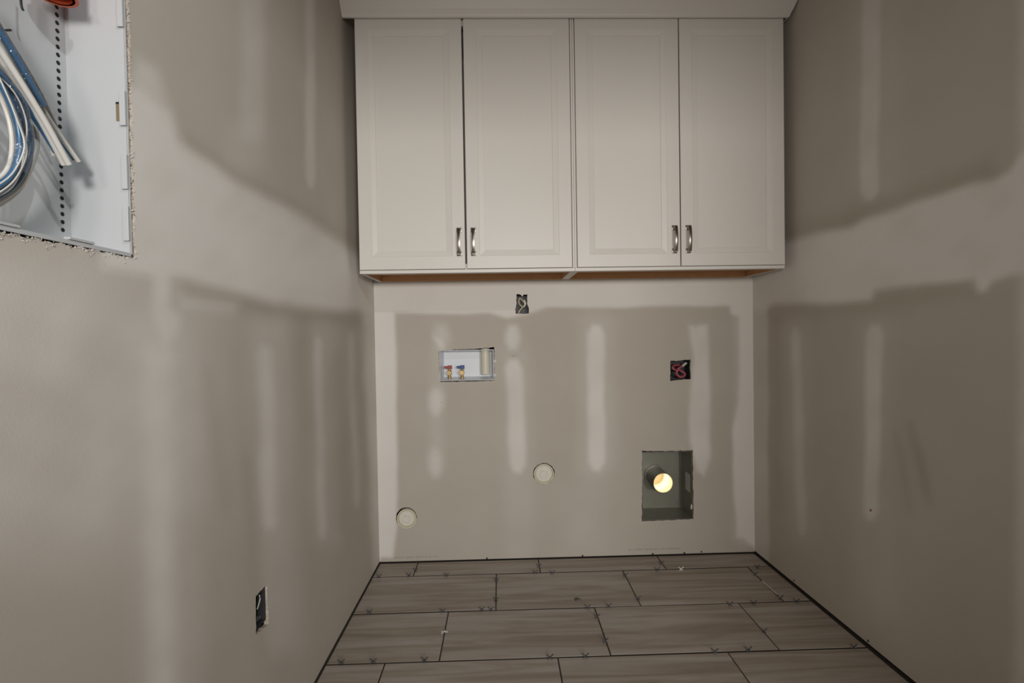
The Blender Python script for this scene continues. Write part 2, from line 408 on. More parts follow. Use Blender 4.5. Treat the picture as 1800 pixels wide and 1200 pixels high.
# ------------------------------------------------------------------ floor
bm = bmesh.new(); box(bm, -0.16, 2.38, YF-.1, 0.345, -0.08, -0.0022); box(bm, -2.5, 4.5, -7.5, YF-.1, -0.08, -0.0022)
floor = structure(obj('floor', bm, MORTAR))
TW, TD, J, JY = 0.6126, 0.3078, 0.0046, 0.0078
off = [0.3727, 0.7725, 0.5746, 0.3839]
while len(off) < 12: off.append(off[-1] - 0.197)
ztile = random.Random(3)
for k in range(12):
    y1 = YB - 0.004 if k == 0 else -(k-1)*TD - JY/2
    y0 = -k*TD + JY/2
    if k == 0: y0 = JY/2
    for n in range(-3, 8):
        a = off[k] + n*TW + J/2; b = off[k] + (n+1)*TW - J/2
        ym = (y0+y1)/2
        la, lb = max(a, XL(ym)+.0045), min(b, XR(ym)-.008)
        if lb - la < 0.015: continue
        bm = bmesh.new(); dz = ztile.uniform(-.0007, .0005)
        cx, cy = (la+lb)/2, ym
        vs = box(bm, la-cx, lb-cx, y0-cy, y1-cy, -0.010, dz)
        if la > a:                                              # cut edges follow the wall
            for v in vs:
                if v.co.x < 0: v.co.x = XL(v.co.y+cy)+.0045 - cx
        if lb < b:
            for v in vs:
                if v.co.x > 0: v.co.x = XR(v.co.y+cy)-.008 - cx
        bmesh.ops.bevel(bm, geom=[e for e in bm.edges if all(v.co.z > -0.005 for v in e.verts)], offset=0.0010, segments=1, affect='EDGES')
        for f in bm.faces: f.normal_update(); f.material_index = 0 if f.normal.z > .3 else 1
        t = obj('tile', bm, [TILE, MORTAR], floor); t.location = (cx, cy, 0)

# ------------------------------------------------------------------ wall cabinets
ZB, ZD0, ZD1, ZT = 1.427, 1.4435, 2.531, 2.545
FACE = YC + 0.020
def door_frame(bm, x0, x1, z0, z1):
    prof = [(0.0, 0.019), (0.0, 0.0012), (0.0012, 0.0), (0.055, 0.0), (0.0570, 0.0014), (0.060, 0.0017), (0.080, 0.0042), (0.0808, 0.0072), (0.087, 0.0074)]
    prev = None
    for ins, dep in prof:
        cur = [bm.verts.new((x, YC+dep, z)) for x, z in ((x0+ins, z0+ins), (x1-ins, z0+ins), (x1-ins, z1-ins), (x0+ins, z1-ins))]
        if prev:
            for q in range(4): bm.faces.new((prev[q], prev[(q+1) % 4], cur[(q+1) % 4], cur[q]))
        else: first = cur
        prev = cur
    bm.faces.new(first)
def handle_mesh():
    """local: origin on the door face at the middle of the pull, out along -y"""
    bm = bmesh.new(); h = 0.0615
    for s in (-1, 1):
        zc = s*(h-0.0105)
        box(bm, -.0108, .0108, -.0045, .0, zc-.0105, zc+.0105, .0010)
        vs = box(bm, -.0085, .0085, -.024, -.0045, zc-.0080, zc+.0080)
        for v in vs:
            if v.co.y < -.02: v.co.x *= 0.68; v.co.z = zc + (v.co.z-zc)*0.8
    N = 16; rings = []
    for i in range(N+1):
        t = -1 + 2*i/N; z = t*(h-0.0065); y = -.0215 - 0.0105*(1-t*t); w = .0056 + .0008*t*t
        rings.append([bm.verts.new(p) for p in ((-w, y+.003, z), (-w, y-.0030, z), (0, y-.0038, z), (w, y-.0030, z), (w, y+.003, z))])
    for a, b in zip(rings, rings[1:]):
        for k in range(5): bm.faces.new((a[k], a[(k+1) % 5], b[(k+1) % 5], b[k]))
    bm.faces.new(rings[0]); bm.faces.new(rings[-1])
    bmesh.ops.recalc_face_normals(bm, faces=bm.faces)
    me = bpy.data.meshes.new('handle'); bm.to_mesh(me); bm.free()
    for p in me.polygons: p.use_smooth = True
    me.set_sharp_from_angle(angle=math.radians(30)); me.materials.append(NICKEL)
    return me
HANDLE = handle_mesh()
def cabinet(x0, x1, doors, label):
    t = thing('wall_cabinet', label, 'cabinet', 'white wall cabinets over the laundry hookups')
    yb = YB - 0.0015
    bm = bmesh.new()
    box(bm, x0, x0+.016, FACE+.019, yb, ZB, ZT); box(bm, x1-.016, x1, FACE+.019, yb, ZB, ZT)       # sides
    box(bm, x0+.016, x1-.016, yb-.006, yb, ZB+.03, ZT); box(bm, x0+.016, x1-.016, FACE+.019, yb-.006, ZT-.016, ZT)
    obj('carcass', bm, PAINT, t)
    bm = bmesh.new()
    box(bm, x0, x0+.038, FACE, FACE+.019, ZB, ZT); box(bm, x1-.038, x1, FACE, FACE+.019, ZB, ZT)
    box(bm, x0+.038, x1-.038, FACE, FACE+.019, ZB, ZB+.040); box(bm, x0+.038, x1-.038, FACE, FACE+.019, ZT-.04, ZT)
    box(bm, x0, x1, FACE-.0165, FACE, ZB, ZD0-.0022, .0008)                                     # lower lip under the doors
    cx_ = (x1-.0085, x1) if x0 < 1 else (x0, x0+.0080)
    box(bm, cx_[0], cx_[1], FACE-.0165, FACE, ZD0-.002, ZT, .0008)                             # filler stile where the two units meet
    obj('face_frame', bm, PAINT, t)
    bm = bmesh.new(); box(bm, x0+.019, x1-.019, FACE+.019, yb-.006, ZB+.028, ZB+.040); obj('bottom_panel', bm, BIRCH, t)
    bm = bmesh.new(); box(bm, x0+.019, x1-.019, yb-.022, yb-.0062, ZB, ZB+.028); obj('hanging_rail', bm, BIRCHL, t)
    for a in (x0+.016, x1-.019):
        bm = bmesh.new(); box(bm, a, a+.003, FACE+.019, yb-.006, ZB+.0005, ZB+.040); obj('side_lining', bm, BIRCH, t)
    for d0, d1, hx in doors:
        bm = bmesh.new(); door_frame(bm, d0, d1, ZD0, ZD1); d = obj('door', bm, PAINT, t)
        bm = bmesh.new(); i = .0868; box(bm, d0+i-.004, d1-i+.004, YC+.0073, YC+.0150, ZD0+i-.004, ZD1-i+.004); obj('panel', bm, PAINT, d)
        h = bpy.data.objects.new('handle', HANDLE); COL.objects.link(h); h.parent = d; h.location = (hx, YC, 1.5600)
        h['label'] = 'nickel bow pull with square feet'
    return t
xa, xm, xb = 0.2035, 1.1440, 2.0795
cabinet(xa, xm-.0004, [(xa+.0008, 0.6630, 0.6385), (0.6715, xm-.0125, 0.7005)], 'white two-door wall cabinet nearer the wiring panel, dark gap between its doors')
cabinet(xm+.0004, xb, [(xm+.0115, 1.6105, 1.5845), (1.6155, xb-.0006, 1.6455)], 'white two-door wall cabinet above the square cable opening and the dryer vent')

# crown moulding: sprung profile carried along the front, returned at both ends
def crown():
    bm = bmesh.new()
    prof = [(0.000, 2.5210), (0.010, 2.5195), (0.0150, 2.524), (0.0170, 2.5300), (0.030, 2.545), (0.048, 2.572), (0.060, 2.594), (0.066, 2.600), (0.066, 2.612), (0.0, 2.612)]
    xl0, xr0, yc = 0.1865, 2.0905, YC - 0.004
    cols = []
    def clampx(x, z): return max(x, XL(YC, z)+.001)
    for (p, z) in prof:
        cols.append([(clampx(0.14, z), YC+.004, z), (clampx(0.14, z), yc-p, z), (xr0+p*.45, yc-p, z), (xr0+p*.45, YB-.01, z)])
    V = [[bm.verts.new(c) for c in col] for col in cols]
    for a, b in zip(V, V[1:]):
        for k in range(3): bm.faces.new((a[k], a[k+1], b[k+1], b[k]))
    bm.faces.new([v[0] for v in V]); bm.faces.new([v[3] for v in V])
    o = obj('crown_moulding', bm, PAINT); return o
tag(crown(), 'white crown moulding running along the top of the wall cabinets', 'moulding')

# ------------------------------------------------------------------ washer outlet box
def P(x, y, Y=YB): return on_y(x, y, Y)
a, b = P(773, 669.5), P(867.5, 614)
root = thing('washer_outlet_box', 'white recessed washer outlet box with red and blue water valves', 'outlet box', loc=(a.x, YB, a.z))
bm = bmesh.new(); open_box(bm, a.x, b.x, YB+.004, YB+.098, a.z, b.z, .0025, .010); attach(obj('box', bm, BOXWHITE), root)
for px_, m, nm in ((790.5, RED, 'red lever on a brass water valve'), (812.5, BLUE, 'blue lever on a brass water valve')):
    q = P(px_, 660, YB+.05)
    v = thing('valve', '', ''); del v['category']; v['label'] = nm
    bpy.data.objects.remove(v)
    zb_ = a.z + .012
    bm = bmesh.new()
    tube(bm, [(q.x, q.y, zb_-.004), (q.x, q.y, zb_+.004), (q.x, q.y, zb_+.006), (q.x, q.y, zb_+.014), (q.x, q.y, zb_+.018), (q.x, q.y, zb_+.026), (q.x, q.y, zb_+.034), (q.x, q.y, zb_+.040), (q.x, q.y, zb_+.046)],
         [.010, .010, .007, .007, .0105, .0125, .0105, .006, .006], 14)
    tube(bm, [(q.x, q.y, zb_+.026), (q.x, q.y-.018, zb_+.026), (q.x, q.y-.019, zb_+.026), (q.x, q.y-.030, zb_+.026)], [.009, .009, .0115, .0115], 12)
    v = obj('valve', bm, BRASS, None, True); v['label'] = nm; attach(v, root)
    bm = bmesh.new()
    box(bm, q.x-.009, q.x+.012, q.y-.010, q.y+.010, zb_+.044, zb_+.063, .002); box(bm, q.x-.028, q.x-.006, q.y-.007, q.y+.007, zb_+.048, zb_+.060, .002)
    h = obj('lever', bm, m); h.parent = v; h.matrix_parent_inverse = Matrix.Identity(4)
q0, q1 = P(852.5, 615, YB+.06), P(853.5, 657, YB+.06)
bm = bmesh.new(); ring_pipe(bm, (q1.x, q1.y, q1.z), (0, 0, 1), .0225, .019, b.z+.03-q1.z); attach(obj('drain_pipe', bm, PVC, None, True), root)
for yy in (634.5, 659):
    q = P(870, yy); bm = bmesh.new(); ring_pipe(bm, (q.x, YB-.001, q.z), (0, 1, 0), .006, .0035, .004, 14); attach(obj('mounting_ear', bm, BOXWHITE), root)
# ragged dark slit over the box is left by the oversize cut-out itself

# ------------------------------------------------------------------ small outlet box over the washer
a, b = P(906, 553), P(929, 515.5)
root = thing('electrical_box', 'dark electrical box with a looped cream cable, just below the cabinets', 'electrical box', loc=(a.x, YB, a.z))
bm = bmesh.new(); open_box(bm, a.x-.002, b.x+.002, YB+.0135, YB+.075, a.z-.002, b.z+.002, .002); attach(obj('box', bm, BLUEBOX), root)
Y1 = YB + .02
bm = bmesh.new(); tube(bm, spline([P(910,553,Y1), P(915,544,Y1), P(918,540,Y1-.004), P(913,534,Y1), P(912,528,Y1+.005), P(914,524,Y1+.01), P(919,529,Y1), P(922.5,534,Y1-.008), P(921,538,Y1-.008), P(918,540,Y1), P(911,548,Y1+.01)]), .0033, 8)
attach(obj('cable', bm, CREAMCABLE, None, True), root)
bm = bmesh.new(); tube(bm, spline([P(921,527.5,Y1-.008), P(922.8,531,Y1-.01), P(923,535,Y1-.01), P(920.5,539.5,Y1-.008)]), .0048, 8)
attach(obj('cable', bm, WHITECABLE, None, True), root)

# ------------------------------------------------------------------ dryer receptacle box
a, b = P(1177, 669.5), P(1214.5, 632)
root = thing('electrical_box', 'square black electrical box with a coiled maroon cable, above the dryer vent', 'electrical box', loc=(a.x, YB, a.z))
bm = bmesh.new(); open_box(bm, a.x-.002, b.x+.002, YB+.0135, YB+.085, a.z-.002, b.z+.002, .002); attach(obj('box', bm, BLACKPL), root)
Y1 = YB + .028
bm = bmesh.new(); tube(bm, spline([P(1194,641.5,Y1+.02), P(1186,642,Y1+.01), P(1182,646,Y1), P(1186,649.5,Y1), P(1193,650,Y1+.006), P(1199,653,Y1+.006), P(1204,657,Y1), P(1202,661,Y1-.006), P(1195,662,Y1-.008), P(1190,658,Y1-.008), P(1190,652,Y1-.008), P(1196,645,Y1-.008), P(1206,638.5,Y1+.01)]), .0064, 10)
attach(obj('cable', bm, PINKCABLE, None, True), root)
bm = bmesh.new(); tube(bm, [P(1199.5,643.2,Y1-.008), P(1206,638,Y1+.008)], [.0066, .0066], 10)
attach(obj('cable_tip', bm, WHITECABLE, None, True), root)

# ------------------------------------------------------------------ capped drain pipes
def cleanout(px_, py_, ro, rot, label):
    c = P(px_, py_)
    root = thing('capped_pipe', label, 'pipe cap', 'capped pipe stubs in the back wall', loc=(c.x, YB, c.z))
    bm = bmesh.new(); ring_pipe(bm, (c.x, YB-.004, c.z), (0, 1, 0), ro, ro-.005, .08); attach(obj('pipe', bm, PVC, None, True), root)
    bm = bmesh.new(); ring_pipe(bm, (c.x, YB-.0010, c.z), (0, 1, 0), ro-.005, ro-.0088, .03); attach(obj('cement_ring', bm, GLUE, None, True), root)
    bm = bmesh.new(); disc(bm, (c.x, YB+.006, c.z), (0, -1, 0), ro-.0090, .008)
    e = [x for x in bm.edges if all(v.co.y < YB-.001 for v in x.verts)]
    bmesh.ops.bevel(bm, geom=e, offset=.002, segments=2, affect='EDGES'); attach(obj('plug', bm, PVCW, None, True), root)
    bm = bmesh.new(); s = .0165
    ring = []
    for (k, y) in ((s, YB-.002), (s, YB-.0085), (s-.0028, YB-.0085), (s-.0028, YB-.0045)):
        ring.append([bm.verts.new((c.x+math.cos(rot+q*math.pi/2+math.pi/4)*k*1.414, y, c.z+math.sin(rot+q*math.pi/2+math.pi/4)*k*1.414)) for q in range(4)])
    for A, B in zip(ring, ring[1:]):
        for k in range(4): bm.faces.new((A[k], A[(k+1) % 4], B[(k+1) % 4], B[k]))
    bm.faces.new(ring[-1]); attach(obj('square_socket', bm, PVCW), root)
cleanout(956, 832.5, .0510, -.22, 'round cream pipe cap near the middle of the back wall')
cleanout(715, 911, .0490, -.30, 'round cream pipe cap low by the corner with the left wall')

# ------------------------------------------------------------------ dryer vent
a, b = P(1130, 914), P(1217, 793)
root = thing('dryer_vent_box', 'galvanized recessed dryer vent box with a lit round duct', 'vent box', loc=(a.x, YB, a.z))
VD = YB + .165
bm = bmesh.new(); open_box(bm, a.x, b.x, YB+.002, VD, a.z, b.z, .0015)
attach(obj('box', bm, GALV), root)
bm = bmesh.new()                                                     # folded seam down the far corner and the lip at the floor
box(bm, b.x-.006, b.x-.0018, VD-.012, VD-.0018, a.z+.002, b.z-.002); attach(obj('corner_seam', bm, GALV), root)
q = P(1206, 845, YB+.07)
bm = bmesh.new(); box(bm, b.x-.0022, b.x-.0017, YB+.030, YB+.095, q.z-.050, q.z+.045); attach(obj('sticker', bm, STICKER), root)
e0 = P(1165.8, 848.8, YB+.028)
bm = bmesh.new(); ring_pipe(bm, e0, (0, 1, 0), .0515, .0500, .170, 40); d = obj('duct', bm, DUCT, None, True); attach(d, root)
bm = bmesh.new(); ring_pipe(bm, e0 + Vector((0, .0015, 0)), (0, 1, 0), .0499, .0492, .166, 40)
l_ = obj('duct_lining', bm, LINER, None, True); l_.parent = d; l_['label'] = 'pale inside of the duct, lit warm yellow'
bm = bmesh.new(); ring_pipe(bm, (e0.x, VD-.012, e0.z), (0, 1, 0), .0600, .0516, .0102, 40); attach(obj('collar', bm, DUCT, None, True), root)
bm = bmesh.new(); disc(bm, (e0.x, e0.y+.169, e0.z), (0, -1, 0), .0490, .003, 32); s_ = obj('hood_flap', bm, LINER); s_.parent = d
pl = bpy.data.lights.new('duct_daylight', 'POINT'); pl.energy = 0.26; pl.color = (1.0, 0.76, 0.44); pl.shadow_soft_size = .012
po = bpy.data.objects.new('duct_daylight', pl); COL.objects.link(po); po.location = (e0.x, e0.y+.085, e0.z+.012)

# ------------------------------------------------------------------ outlet box low on the left wall
y0_, z1_ = lw(450, 1030); y1_, z0_ = lw(473, 1110)
zA = lw(451, 1115)[1]; zB = lw(470, 1027)[1]
root = thing('electrical_box', 'narrow charcoal electrical box low on the left wall', 'electrical box', loc=(XL(y0_), y0_, zA))
bm = bmesh.new(); open_box(bm, y0_+.0025, y1_-.0040, .0050, .075, zA+.003, zB-.004, .002)
for v in bm.verts: x, y, z = v.co; v.co = (XL(x) - y, x, z)
attach(obj('box', bm, GREYBOX), root)
def lx(px_, py_, d): return on_x(px_, py_, 0.1715 - d)
bm = bmesh.new(); tube(bm, spline([lx(456,1046,.012), lx(457,1052,.016), lx(455,1061,.014), lx(452,1070,.012)]), .0016, 7); attach(obj('wire', bm, WHITECABLE, None, True), root)
CLAMP = mat('grey_clamp', (.16, .16, .155), .5)
bm = bmesh.new(); box(bm, XL(y0_)-.072, XL(y0_)-.016, y0_+.004, y1_-.003, zA+.012, zA+.0135); attach(obj('cable_clamp', bm, CLAMP), root)
bm = bmesh.new(); box(bm, XL(y0_)-.0725, XL(y0_)-.055, y0_+.01, y1_-.01, zA+.05, zA+.056, .001); attach(obj('cable_clamp', bm, CLAMP), root)

# ------------------------------------------------------------------ wiring enclosure in the left wall
root = thing('wiring_enclosure', 'white recessed metal wiring enclosure with a column of punched holes', 'enclosure', loc=(0.17, EY1, EZ0))
BX = 0.063; ey0, ey1, ez0, ez1 = EY0+.008, EY1-.0065, EZ0+.008, EZ1-.008
bm = bmesh.new()
open_box(bm, ey0, ey1, 0, 0.1640-BX, ez0, ez1, .0015)
for v in bm.verts: x, y, z = v.co; v.co = (0.1640 - y, x, z)
attach(obj('box', bm, WHITEMETAL), root)
bm = bmesh.new()                                                    # rolled flanges with tabs along the cut
box(bm, .1610, .1650, ey0-.004, ey1+.003, ez0-.005, ez0-.0003); box(bm, .1610, .1650, ey1+.0003, ey1+.0035, ez0-.005, ez1)
n = 0
yy = ey0
while yy < ey1-.02:
    w_ = (.075, .045, .06)[n % 3]; 
    if n % 2 == 0: box(bm, .156, .1660, yy, min(yy+w_, ey1-.004), ez0+.0020, ez0+.0060, .0006)
    yy += w_; n += 1
for z0_ in (1.33, 1.42, 1.53, 1.70): box(bm, .156, .1657, ey1-.0062, ey1-.0021, z0_, z0_+.06, .0006)
attach(obj('flange', bm, WHITEMETAL), root)
bm = bmesh.new()
pt, pb = on_x(99.5, 12, BX+.0017), on_x(110.5, 404, BX+.0017)
for i in range(29):
    c = pt.lerp(pb, i/28); disc(bm, (BX+.0016, c.y, c.z), (1, 0, 0), .0036, .0004, 10)
for i in range(1, 12):
    c = pt.lerp(pb, -i/28); disc(bm, (BX+.0016, c.y, c.z), (1, 0, 0), .0036, .0004, 10)
h = obj('punched_holes', bm, BLACKHOLE); attach(h, root); h['label'] = 'column of dark punched holes'
q = on_y(207.5, 196, ey1-.002)
bm = bmesh.new(); box(bm, q.x-.0035, q.x+.0035, ey1-.0022, ey1-.0017, q.z-.0165, q.z+.0165); attach(obj('slot', bm, SLOT), root)
bm = bmesh.new(); box(bm, q.x-.0035, q.x+.0035, ey1-.0024, ey1-.0021, q.z+.013, q.z+.0165); attach(obj('slot_edge', bm, BLACKHOLE), root)
for yy in (370, 390):
    q = on_y(219, yy, ey1-.002); bm = bmesh.new(); disc(bm, (q.x, ey1-.0016, q.z), (0, -1, 0), .0012, .0006, 8); attach(obj('rivet', bm, SLOT), root)

# orange conduit end hanging into the enclosure
c = on_x(97, -7, .112)
bm = bmesh.new()
ring_pipe(bm, (c.x, c.y, c.z), (0, 0, 1), .0240, .0205, ez1-.0085-c.z-.002, 32); ring_pipe(bm, (c.x, c.y, c.z), (0, 0, 1), .0285, .0205, .007, 32)
tag(obj('orange_conduit', bm, ORANGE, None, True), 'orange plastic conduit end hanging at the top of the wiring enclosure', 'conduit')

# cables: bundle coming down from upper left to cut ends, and a looped bundle hanging below it
def cable(name, pts, r, m, label, grp, cut=None):
    bm = bmesh.new(); tube(bm, spline([on_x(x, y, X) for x, y, X in pts], 8), r, 10)
    o = obj(name, bm, m, None, True); tag(o, label, 'cable', grp); return o
G1 = 'cut cables in the wiring enclosure'; G2 = 'looped cables in the wiring enclosure'
cable('white_cable', [(-60,-30,.122),(0,62,.122),(45,140,.122),(90,215,.126),(138,284,.130)], .0034, WHITECABLE, 'white cable whose cut end reaches farthest right in the wiring enclosure', G1)
cable('grey_cable', [(-60,-48,.112),(0,48,.112),(40,112,.112),(70,165,.112),(98,224,.112)], .0034, GREYCABLE, 'dark grey cable along the upper edge of the cut bundle', G1)
cable('blue_cable', [(-60,-34,.133),(-5,50,.133),(18,84,.133),(50,140,.132),(66,168,.132),(76,186,.131)], .0046, BLUECABLE, 'blue cable on top of the cut bundle, under the orange conduit', G1)
cable('white_cable', [(-60,0,.147),(0,88,.147),(40,150,.147),(80,215,.147),(121,289,.146)], .0042, WHITECABLE, 'thick white cable lying over the middle of the cut bundle', G1)
cable('white_cable', [(-60,18,.138),(0,104,.138),(40,165,.138),(75,220,.138),(112,290,.138)], .0034, WHITECABLE, 'white cable just below the thick white one in the cut bundle', G1)
cable('blue_cable', [(-60,50,.146),(0,128,.146),(25,158,.142),(55,200,.134),(80,238,.130),(98,268,.130)], .0036, BLUECABLE, 'blue cable along the underside of the cut bundle', G1)
cable('blue_cable', [(70,186,.112),(100,236,.116),(131,281,.121)], .0030, BLUECABLE, 'short blue cable showing between the cut white ends', G1)
cable('white_cable', [(-60,74,.124),(0,144,.124),(35,182,.122),(60,208,.121),(82,242,.120),(94,274,.120)], .0030, WHITECABLE, 'short white cable lowest in the cut bundle', G1)
def loop(dx, X, r, m, label, dy=0, sway=0.0):
    name = 'blue_cable' if m is BLUECABLE else 'white_cable'
    P_ = [(-50,100),(-10,125),(20,165),(40,215),(46,262),(30,310),(0,338),(-50,356),(-110,344)]
    cable(name, [(x+dx*(1-max(0, (y-262)/150))+sway*math.sin(i*1.9), y+dy+dx*max(0, (y-262)/150), X) for i, (x, y) in enumerate(P_)], r, m, label, G2)
loop(17, .117, .0042, WHITECABLE, 'outermost white cable of the hanging loop')
loop(7, .126, .0042, BLUECABLE, 'outer blue cable of the hanging loop, next to the outermost white one')
loop(-2, .1350, .0040, BLUECABLE, 'middle blue cable of the hanging loop', -2, 1.0)
loop(-11, .1435, .0038, BLUECABLE, 'inner blue cable of the hanging loop', -4)
loop(-25, .1400, .0028, WHITECABLE, 'inner white cable of the hanging loop', -6)
loop(-3, .1520, .0011, WHITECABLE, 'thin white strand lying over the blue cables of the hanging loop', 4, 4)
loop(3, .1490, .0010, WHITECABLE, 'second thin white strand winding across the hanging loop', 0, -6)
loop(-8, .1550, .0010, WHITECABLE, 'third thin white strand, nearest the front of the hanging loop', -6, 5)
loop(12, .107, .0038, WHITECABLE, 'white cable at the back of the hanging loop, lowest along the box', 10)
def wrap_material():
    m = bpy.data.materials.new('clear_crinkled_plastic'); m.use_nodes = True; nt = m.node_tree; N = nt.nodes
    for n in list(N):
        if n.type != 'OUTPUT_MATERIAL': N.remove(n)
    out = [n for n in N if n.type == 'OUTPUT_MATERIAL'][0]
    tr = N.new('ShaderNodeBsdfTransparent'); gl = N.new('ShaderNodeBsdfGlossy'); gl.inputs['Roughness'].default_value = .12
    mx = N.new('ShaderNodeMixShader'); mx.inputs[0].default_value = .13
    tc = N.new('ShaderNodeTexCoord'); no = N.new('ShaderNodeTexNoise'); no.inputs['Scale'].default_value = 160; no.inputs['Detail'].default_value = 2
    bp = N.new('ShaderNodeBump'); bp.inputs['Strength'].default_value = 1.0; bp.inputs['Distance'].default_value = .004
    L = nt.links; L.new(tc.outputs['Object'], no.inputs['Vector']); L.new(no.outputs['Fac'], bp.inputs['Height']); L.new(bp.outputs[0], gl.inputs['Normal'])
    L.new(tr.outputs[0], mx.inputs[1]); L.new(gl.outputs[0], mx.inputs[2]); L.new(mx.outputs[0], out.inputs[0]); return m
WRAP = wrap_material()
bm = bmesh.new(); tube(bm, spline([on_x(-30,20,.136), on_x(10,86,.136), on_x(50,146,.136), on_x(88,210,.134)], 6), [.0115]*13 + [.012]*6, 14, False)
tag(obj('plastic_wrap', bm, WRAP, None, True), 'clear crinkled plastic wrap around the cut cable bundle', 'plastic wrap')
bm = bmesh.new(); tube(bm, spline([on_x(-8,122,.138), on_x(16,160,.138), on_x(34,210,.138), on_x(38,256,.138), on_x(24,302,.138)], 6), .0135, 14, False)
tag(obj('plastic_wrap', bm, WRAP, None, True), 'clear crinkled plastic wrap around the hanging cable loop', 'plastic wrap')
bm = bmesh.new()
tube(bm, spline([on_x(36,-40,.10), on_x(37,5,.10), on_x(41,19,.10)]), .0016, 8)
tag(obj('black_wire', bm, BLACKPL, None, True), 'short black wire end hanging beside the orange conduit', 'wire')
bm = bmesh.new(); tube(bm, [on_x(-40,55,.10), on_x(19,53,.10)], .0016, 8)
tag(obj('zip_tie', bm, BLACKPL, None, True), 'black zip tie tail sticking out above the cable bundle', 'zip tie')

# crumbled gypsum and torn paper along the rough cuts
def crumbs(name, parent, place, n, smin, smax, m, seed):
    rnd = random.Random(seed); bm = bmesh.new()
    for i in range(n):
        c = Vector(place(rnd)); r = rnd.uniform(smin, smax)
        v = [bm.verts.new(c + Vector((rnd.uniform(-1, 1), rnd.uniform(-1, 1), rnd.uniform(-1, 1))).normalized()*r*rnd.uniform(.6, 1.2)) for _ in range(5)]
        for q in ((0,1,2), (0,2,3), (0,3,1), (4,2,1), (4,3,2), (4,1,3)): bm.faces.new([v[k] for k in q])
    o = obj(name, bm, m, parent); o['kind'] = 'stuff'; return o
PAPERBIT = mat('pale_torn_paper', (.60, .55, .49), .95, noise_scale=150, var=.2)
crumbs('torn_edge', wall_left, lambda r: (XL(EY1)-abs(r.gauss(0, .004))+.0015, EY1-r.uniform(-.001, .0045), r.uniform(EZ0, EZ1)), 300, .0008, .0022, PAPERBIT, 1)
crumbs('torn_edge', wall_left, lambda r: (XL(EY1)-r.uniform(.0, .010), EY1-r.uniform(-.0005, .003), r.uniform(EZ0+.05, EZ1)), 260, .0008, .0020, GRIME, 2)
crumbs('torn_edge', wall_left, lambda r: (lambda t: (XL(-1.6)+r.uniform(-.001, .002), t, EZ0 - abs(r.gauss(0, .0035))*(1+.8*math.sin(t*190)) + .001))(r.uniform(EY0, EY1)), 340, .0008, .0022, PAPERBIT, 3)
def around(P_, spread):
    def f(r):
        k = r.randrange(len(P_)); (a_, b_), (c_, d_) = P_[k], P_[(k+1) % len(P_)]; t = r.random()
        return (a_+(c_-a_)*t + r.gauss(0, spread), YB - r.uniform(-.002, .0008), b_+(d_-b_)*t + r.gauss(0, spread))
    return f
for h_, n_, sp, sd in ((H_OUT, 60, .0022, 4), (H_DRY, 60, .0018, 5), (H_VENT, 90, .0015, 6), (H_WASH, 60, .0014, 7), (H_C1, 24, .0012, 8), (H_C2, 24, .0012, 9)):
    crumbs('torn_edge', wall_back, around(h_, sp), n_, .0008, .0022, PAPERBIT, sd)
    crumbs('torn_edge', wall_back, around(h_, sp*.8), n_//2, .0008, .0018, GRIME, sd+20)
# flap of torn paper hanging in the lower right of the vent opening
q = P(1215.5, 890, YB-.001)
bm = bmesh.new(); pts_ = [(0, .014), (.004, .006), (.003, -.010), (-.003, -.016), (-.005, -.004), (-.003, .006)]
lo = [bm.verts.new((q.x+x, YB-.002, q.z+z)) for x, z in pts_]; hi = [bm.verts.new((q.x+x*.8, YB+.004, q.z+z)) for x, z in pts_]
bm.faces.new(lo); bm.faces.new(hi[::-1])
for k in range(6): bm.faces.new((lo[k], lo[(k+1) % 6], hi[(k+1) % 6], hi[k]))
obj('paper_flap', bm, PAPERBIT, wall_back)

# ------------------------------------------------------------------ small marks on the walls
def screw(px_, py_, r=.0035, m=SCREW):
    c = P(px_, py_); bm = bmesh.new(); disc(bm, (c.x, YB+.001, c.z), (0, -1, 0), r*1.4, .0016, 10); return obj('screw', bm, m, wall_back)
for x, y, r in ((723.5,988.5,.003),(856,981,.0035),(1024,976.5,.0035),(1147.5,973.3,.0038),(1203,971.7,.0038),(1233,969.4,.003)): screw(x, y, r)
for x, y, r in ((775.5,706.5,.0016),(1130,620,.0014),(901,625.5,.0022),(906,625,.0022),(768,801,.0016),(1223,574,.0016)): screw(x, y, r, INK)
for x, y, m in ((1395.5,1020,SCREW),(1526,1126,SCREW),(1530.5,896.5,REDDOT)):
    c = on_x(x, y, 2.13); c = on_x(x, y, XR(c.y)); bm = bmesh.new(); disc(bm, (XR(c.y)+.001, c.y, c.z), (-1, 0, 0), .0045, .0016, 10); obj('screw', bm, m, wall_right)
rnd = random.Random(11)
for (xa_, ya_), (xb_, yb_) in (((692, 980.0), (767, 977.6)), ((1104, 966.0), (1195, 963.6))):
    bm = bmesh.new(); x = xa_
    while x < xb_:
        w_ = rnd.uniform(.8, 2.4); y = ya_ + (yb_-ya_)*(x-xa_)/(xb_-xa_); c = P(x, y); e = P(min(x+w_, xb_), y)
        box(bm, c.x, e.x, YB-.0003, YB+.0002, c.z-rnd.uniform(.0018, .0032), c.z+.0025); x += w_ + (rnd.uniform(2, 4) if rnd.random() < .22 else .9)
    obj('printed_line', bm, INK, wall_back)

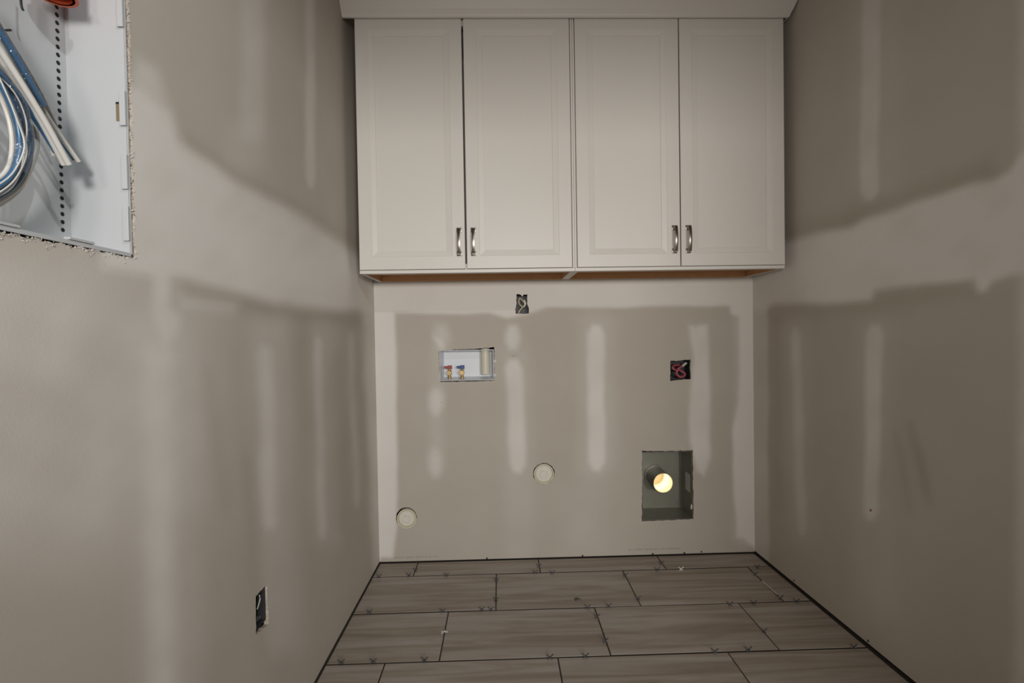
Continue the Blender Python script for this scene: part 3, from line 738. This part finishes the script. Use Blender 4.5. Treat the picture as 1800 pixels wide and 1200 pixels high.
# ------------------------------------------------------------------ tile spacers
def spacer_mesh():
    bm = bmesh.new()
    for a_ in (math.radians(40), math.radians(140)):
        d = Vector((math.cos(a_), 0, math.sin(a_))); n_ = Vector((-d.z, 0, d.x))
        L0, L1 = -.0100, .0165; t = .0016; h = .0013
        vs = [bm.verts.new(d*l + n_*s*t + Vector((0, y, 0))) for l in (L0, L1) for s in (-1, 1) for y in (-h, h)]
        for q in ((0,1,3,2), (4,6,7,5), (0,4,5,1), (2,3,7,6), (0,2,6,4), (1,5,7,3)): bm.faces.new([vs[i] for i in q])
    bmesh.ops.recalc_face_normals(bm, faces=bm.faces)
    me = bpy.data.meshes.new('tile_spacer'); bm.to_mesh(me); bm.free(); me.materials.append(SPACER); return me
SP = spacer_mesh(); SPW = SP.copy(); SPW.materials.clear(); SPW.materials.append(WHITEPL)
ORD = ['first', 'second', 'third', 'fourth', 'fifth', 'sixth', 'seventh', 'eighth', 'ninth', 'tenth', 'eleventh', 'twelfth']
def spacer(px_, py_, label, flat=False, rz=0.0, mesh=SP):
    c = on_z(px_, py_ + (2 if not flat else 0), .004)
    o = bpy.data.objects.new('tile_spacer', mesh); COL.objects.link(o)
    if flat: o.location = (c.x, c.y, .0022); o.rotation_euler = (math.pi/2 - .12, 0, rz)
    else: o.location = (c.x, c.y, .0070); o.rotation_euler = (0, 0, rz)
    return tag(o, label, 'tile spacer', 'plastic spacers in the floor tile joints')
J_A = [(666,1012),(718.5,1009.7),(784.5,1009.7),(940.8,1004.8),(970.8,1005.5),(1155.7,1000),(1331.7,995.5)]
J_B = [(649,1074.5),(777.6,1073),(847,1070),(863,1070),(1032.7,1066.3),(1070,1064),(1283.5,1061),(1325.5,1058.5),(1400.6,1055.5)]
J_C = [(599.6,1163),(656,1161.5),(746,1159),(966.6,1154.5),(1029,1152.5),(1257,1144),(1316,1141),(1501,1136)]
for L_, nm in ((J_A, 'joint in front of the narrow back row'), (J_B, 'joint before the second full row'), (J_C, 'tile joint nearest the camera')):
    for i, (x, y) in enumerate(L_): spacer(x, y, 'grey tile spacer, %s from left in the %s' % (ORD[i], nm), rz=rnd.uniform(-.08, .08))
V_ = [(730,1001,'narrow back row, leftmost cross joint'),(947,994,'narrow back row, middle cross joint'),(1162.6,989,'narrow back row, rightmost cross joint'),
      (872.5,1018.7,'first full row, left cross joint, far end'),(871.7,1053,'first full row, left cross joint, near end'),(1099,1010.6,'first full row, middle cross joint, far end'),(1121.6,1051,'first full row, middle cross joint, near end'),
      (1327,1008,'first full row, right cross joint, far end'),(1372,1050,'first full row, right cross joint, near end'),
      (1049,1083,'second full row, middle cross joint, far end'),(1063.7,1125.3,'second full row, middle cross joint, near end'),(1342.8,1108,'second full row, right cross joint')]
for x, y, w_ in V_: spacer(x, y, 'dark grey tile spacer, ' + w_, False, rnd.uniform(-.15, .15))
spacer(1013.8, 1051, 'dark grey tile spacer lying loose on a tile face', True, .3)
spacer(1197, 999, 'white tile spacer standing in the joint before the back row', mesh=SPW)
spacer(780, 1109, 'pale tile spacer, second full row, left cross joint', True, .5, SPW)
p0, p1 = on_z(1340, 1021, .0035), on_z(1366, 1044, .0035)
bm = bmesh.new(); tube(bm, [p0, p1], .0016, 6); tag(obj('plastic_sliver', bm, WHITEPL), 'thin white plastic sliver along the right cross joint of the first full row', 'plastic strip')
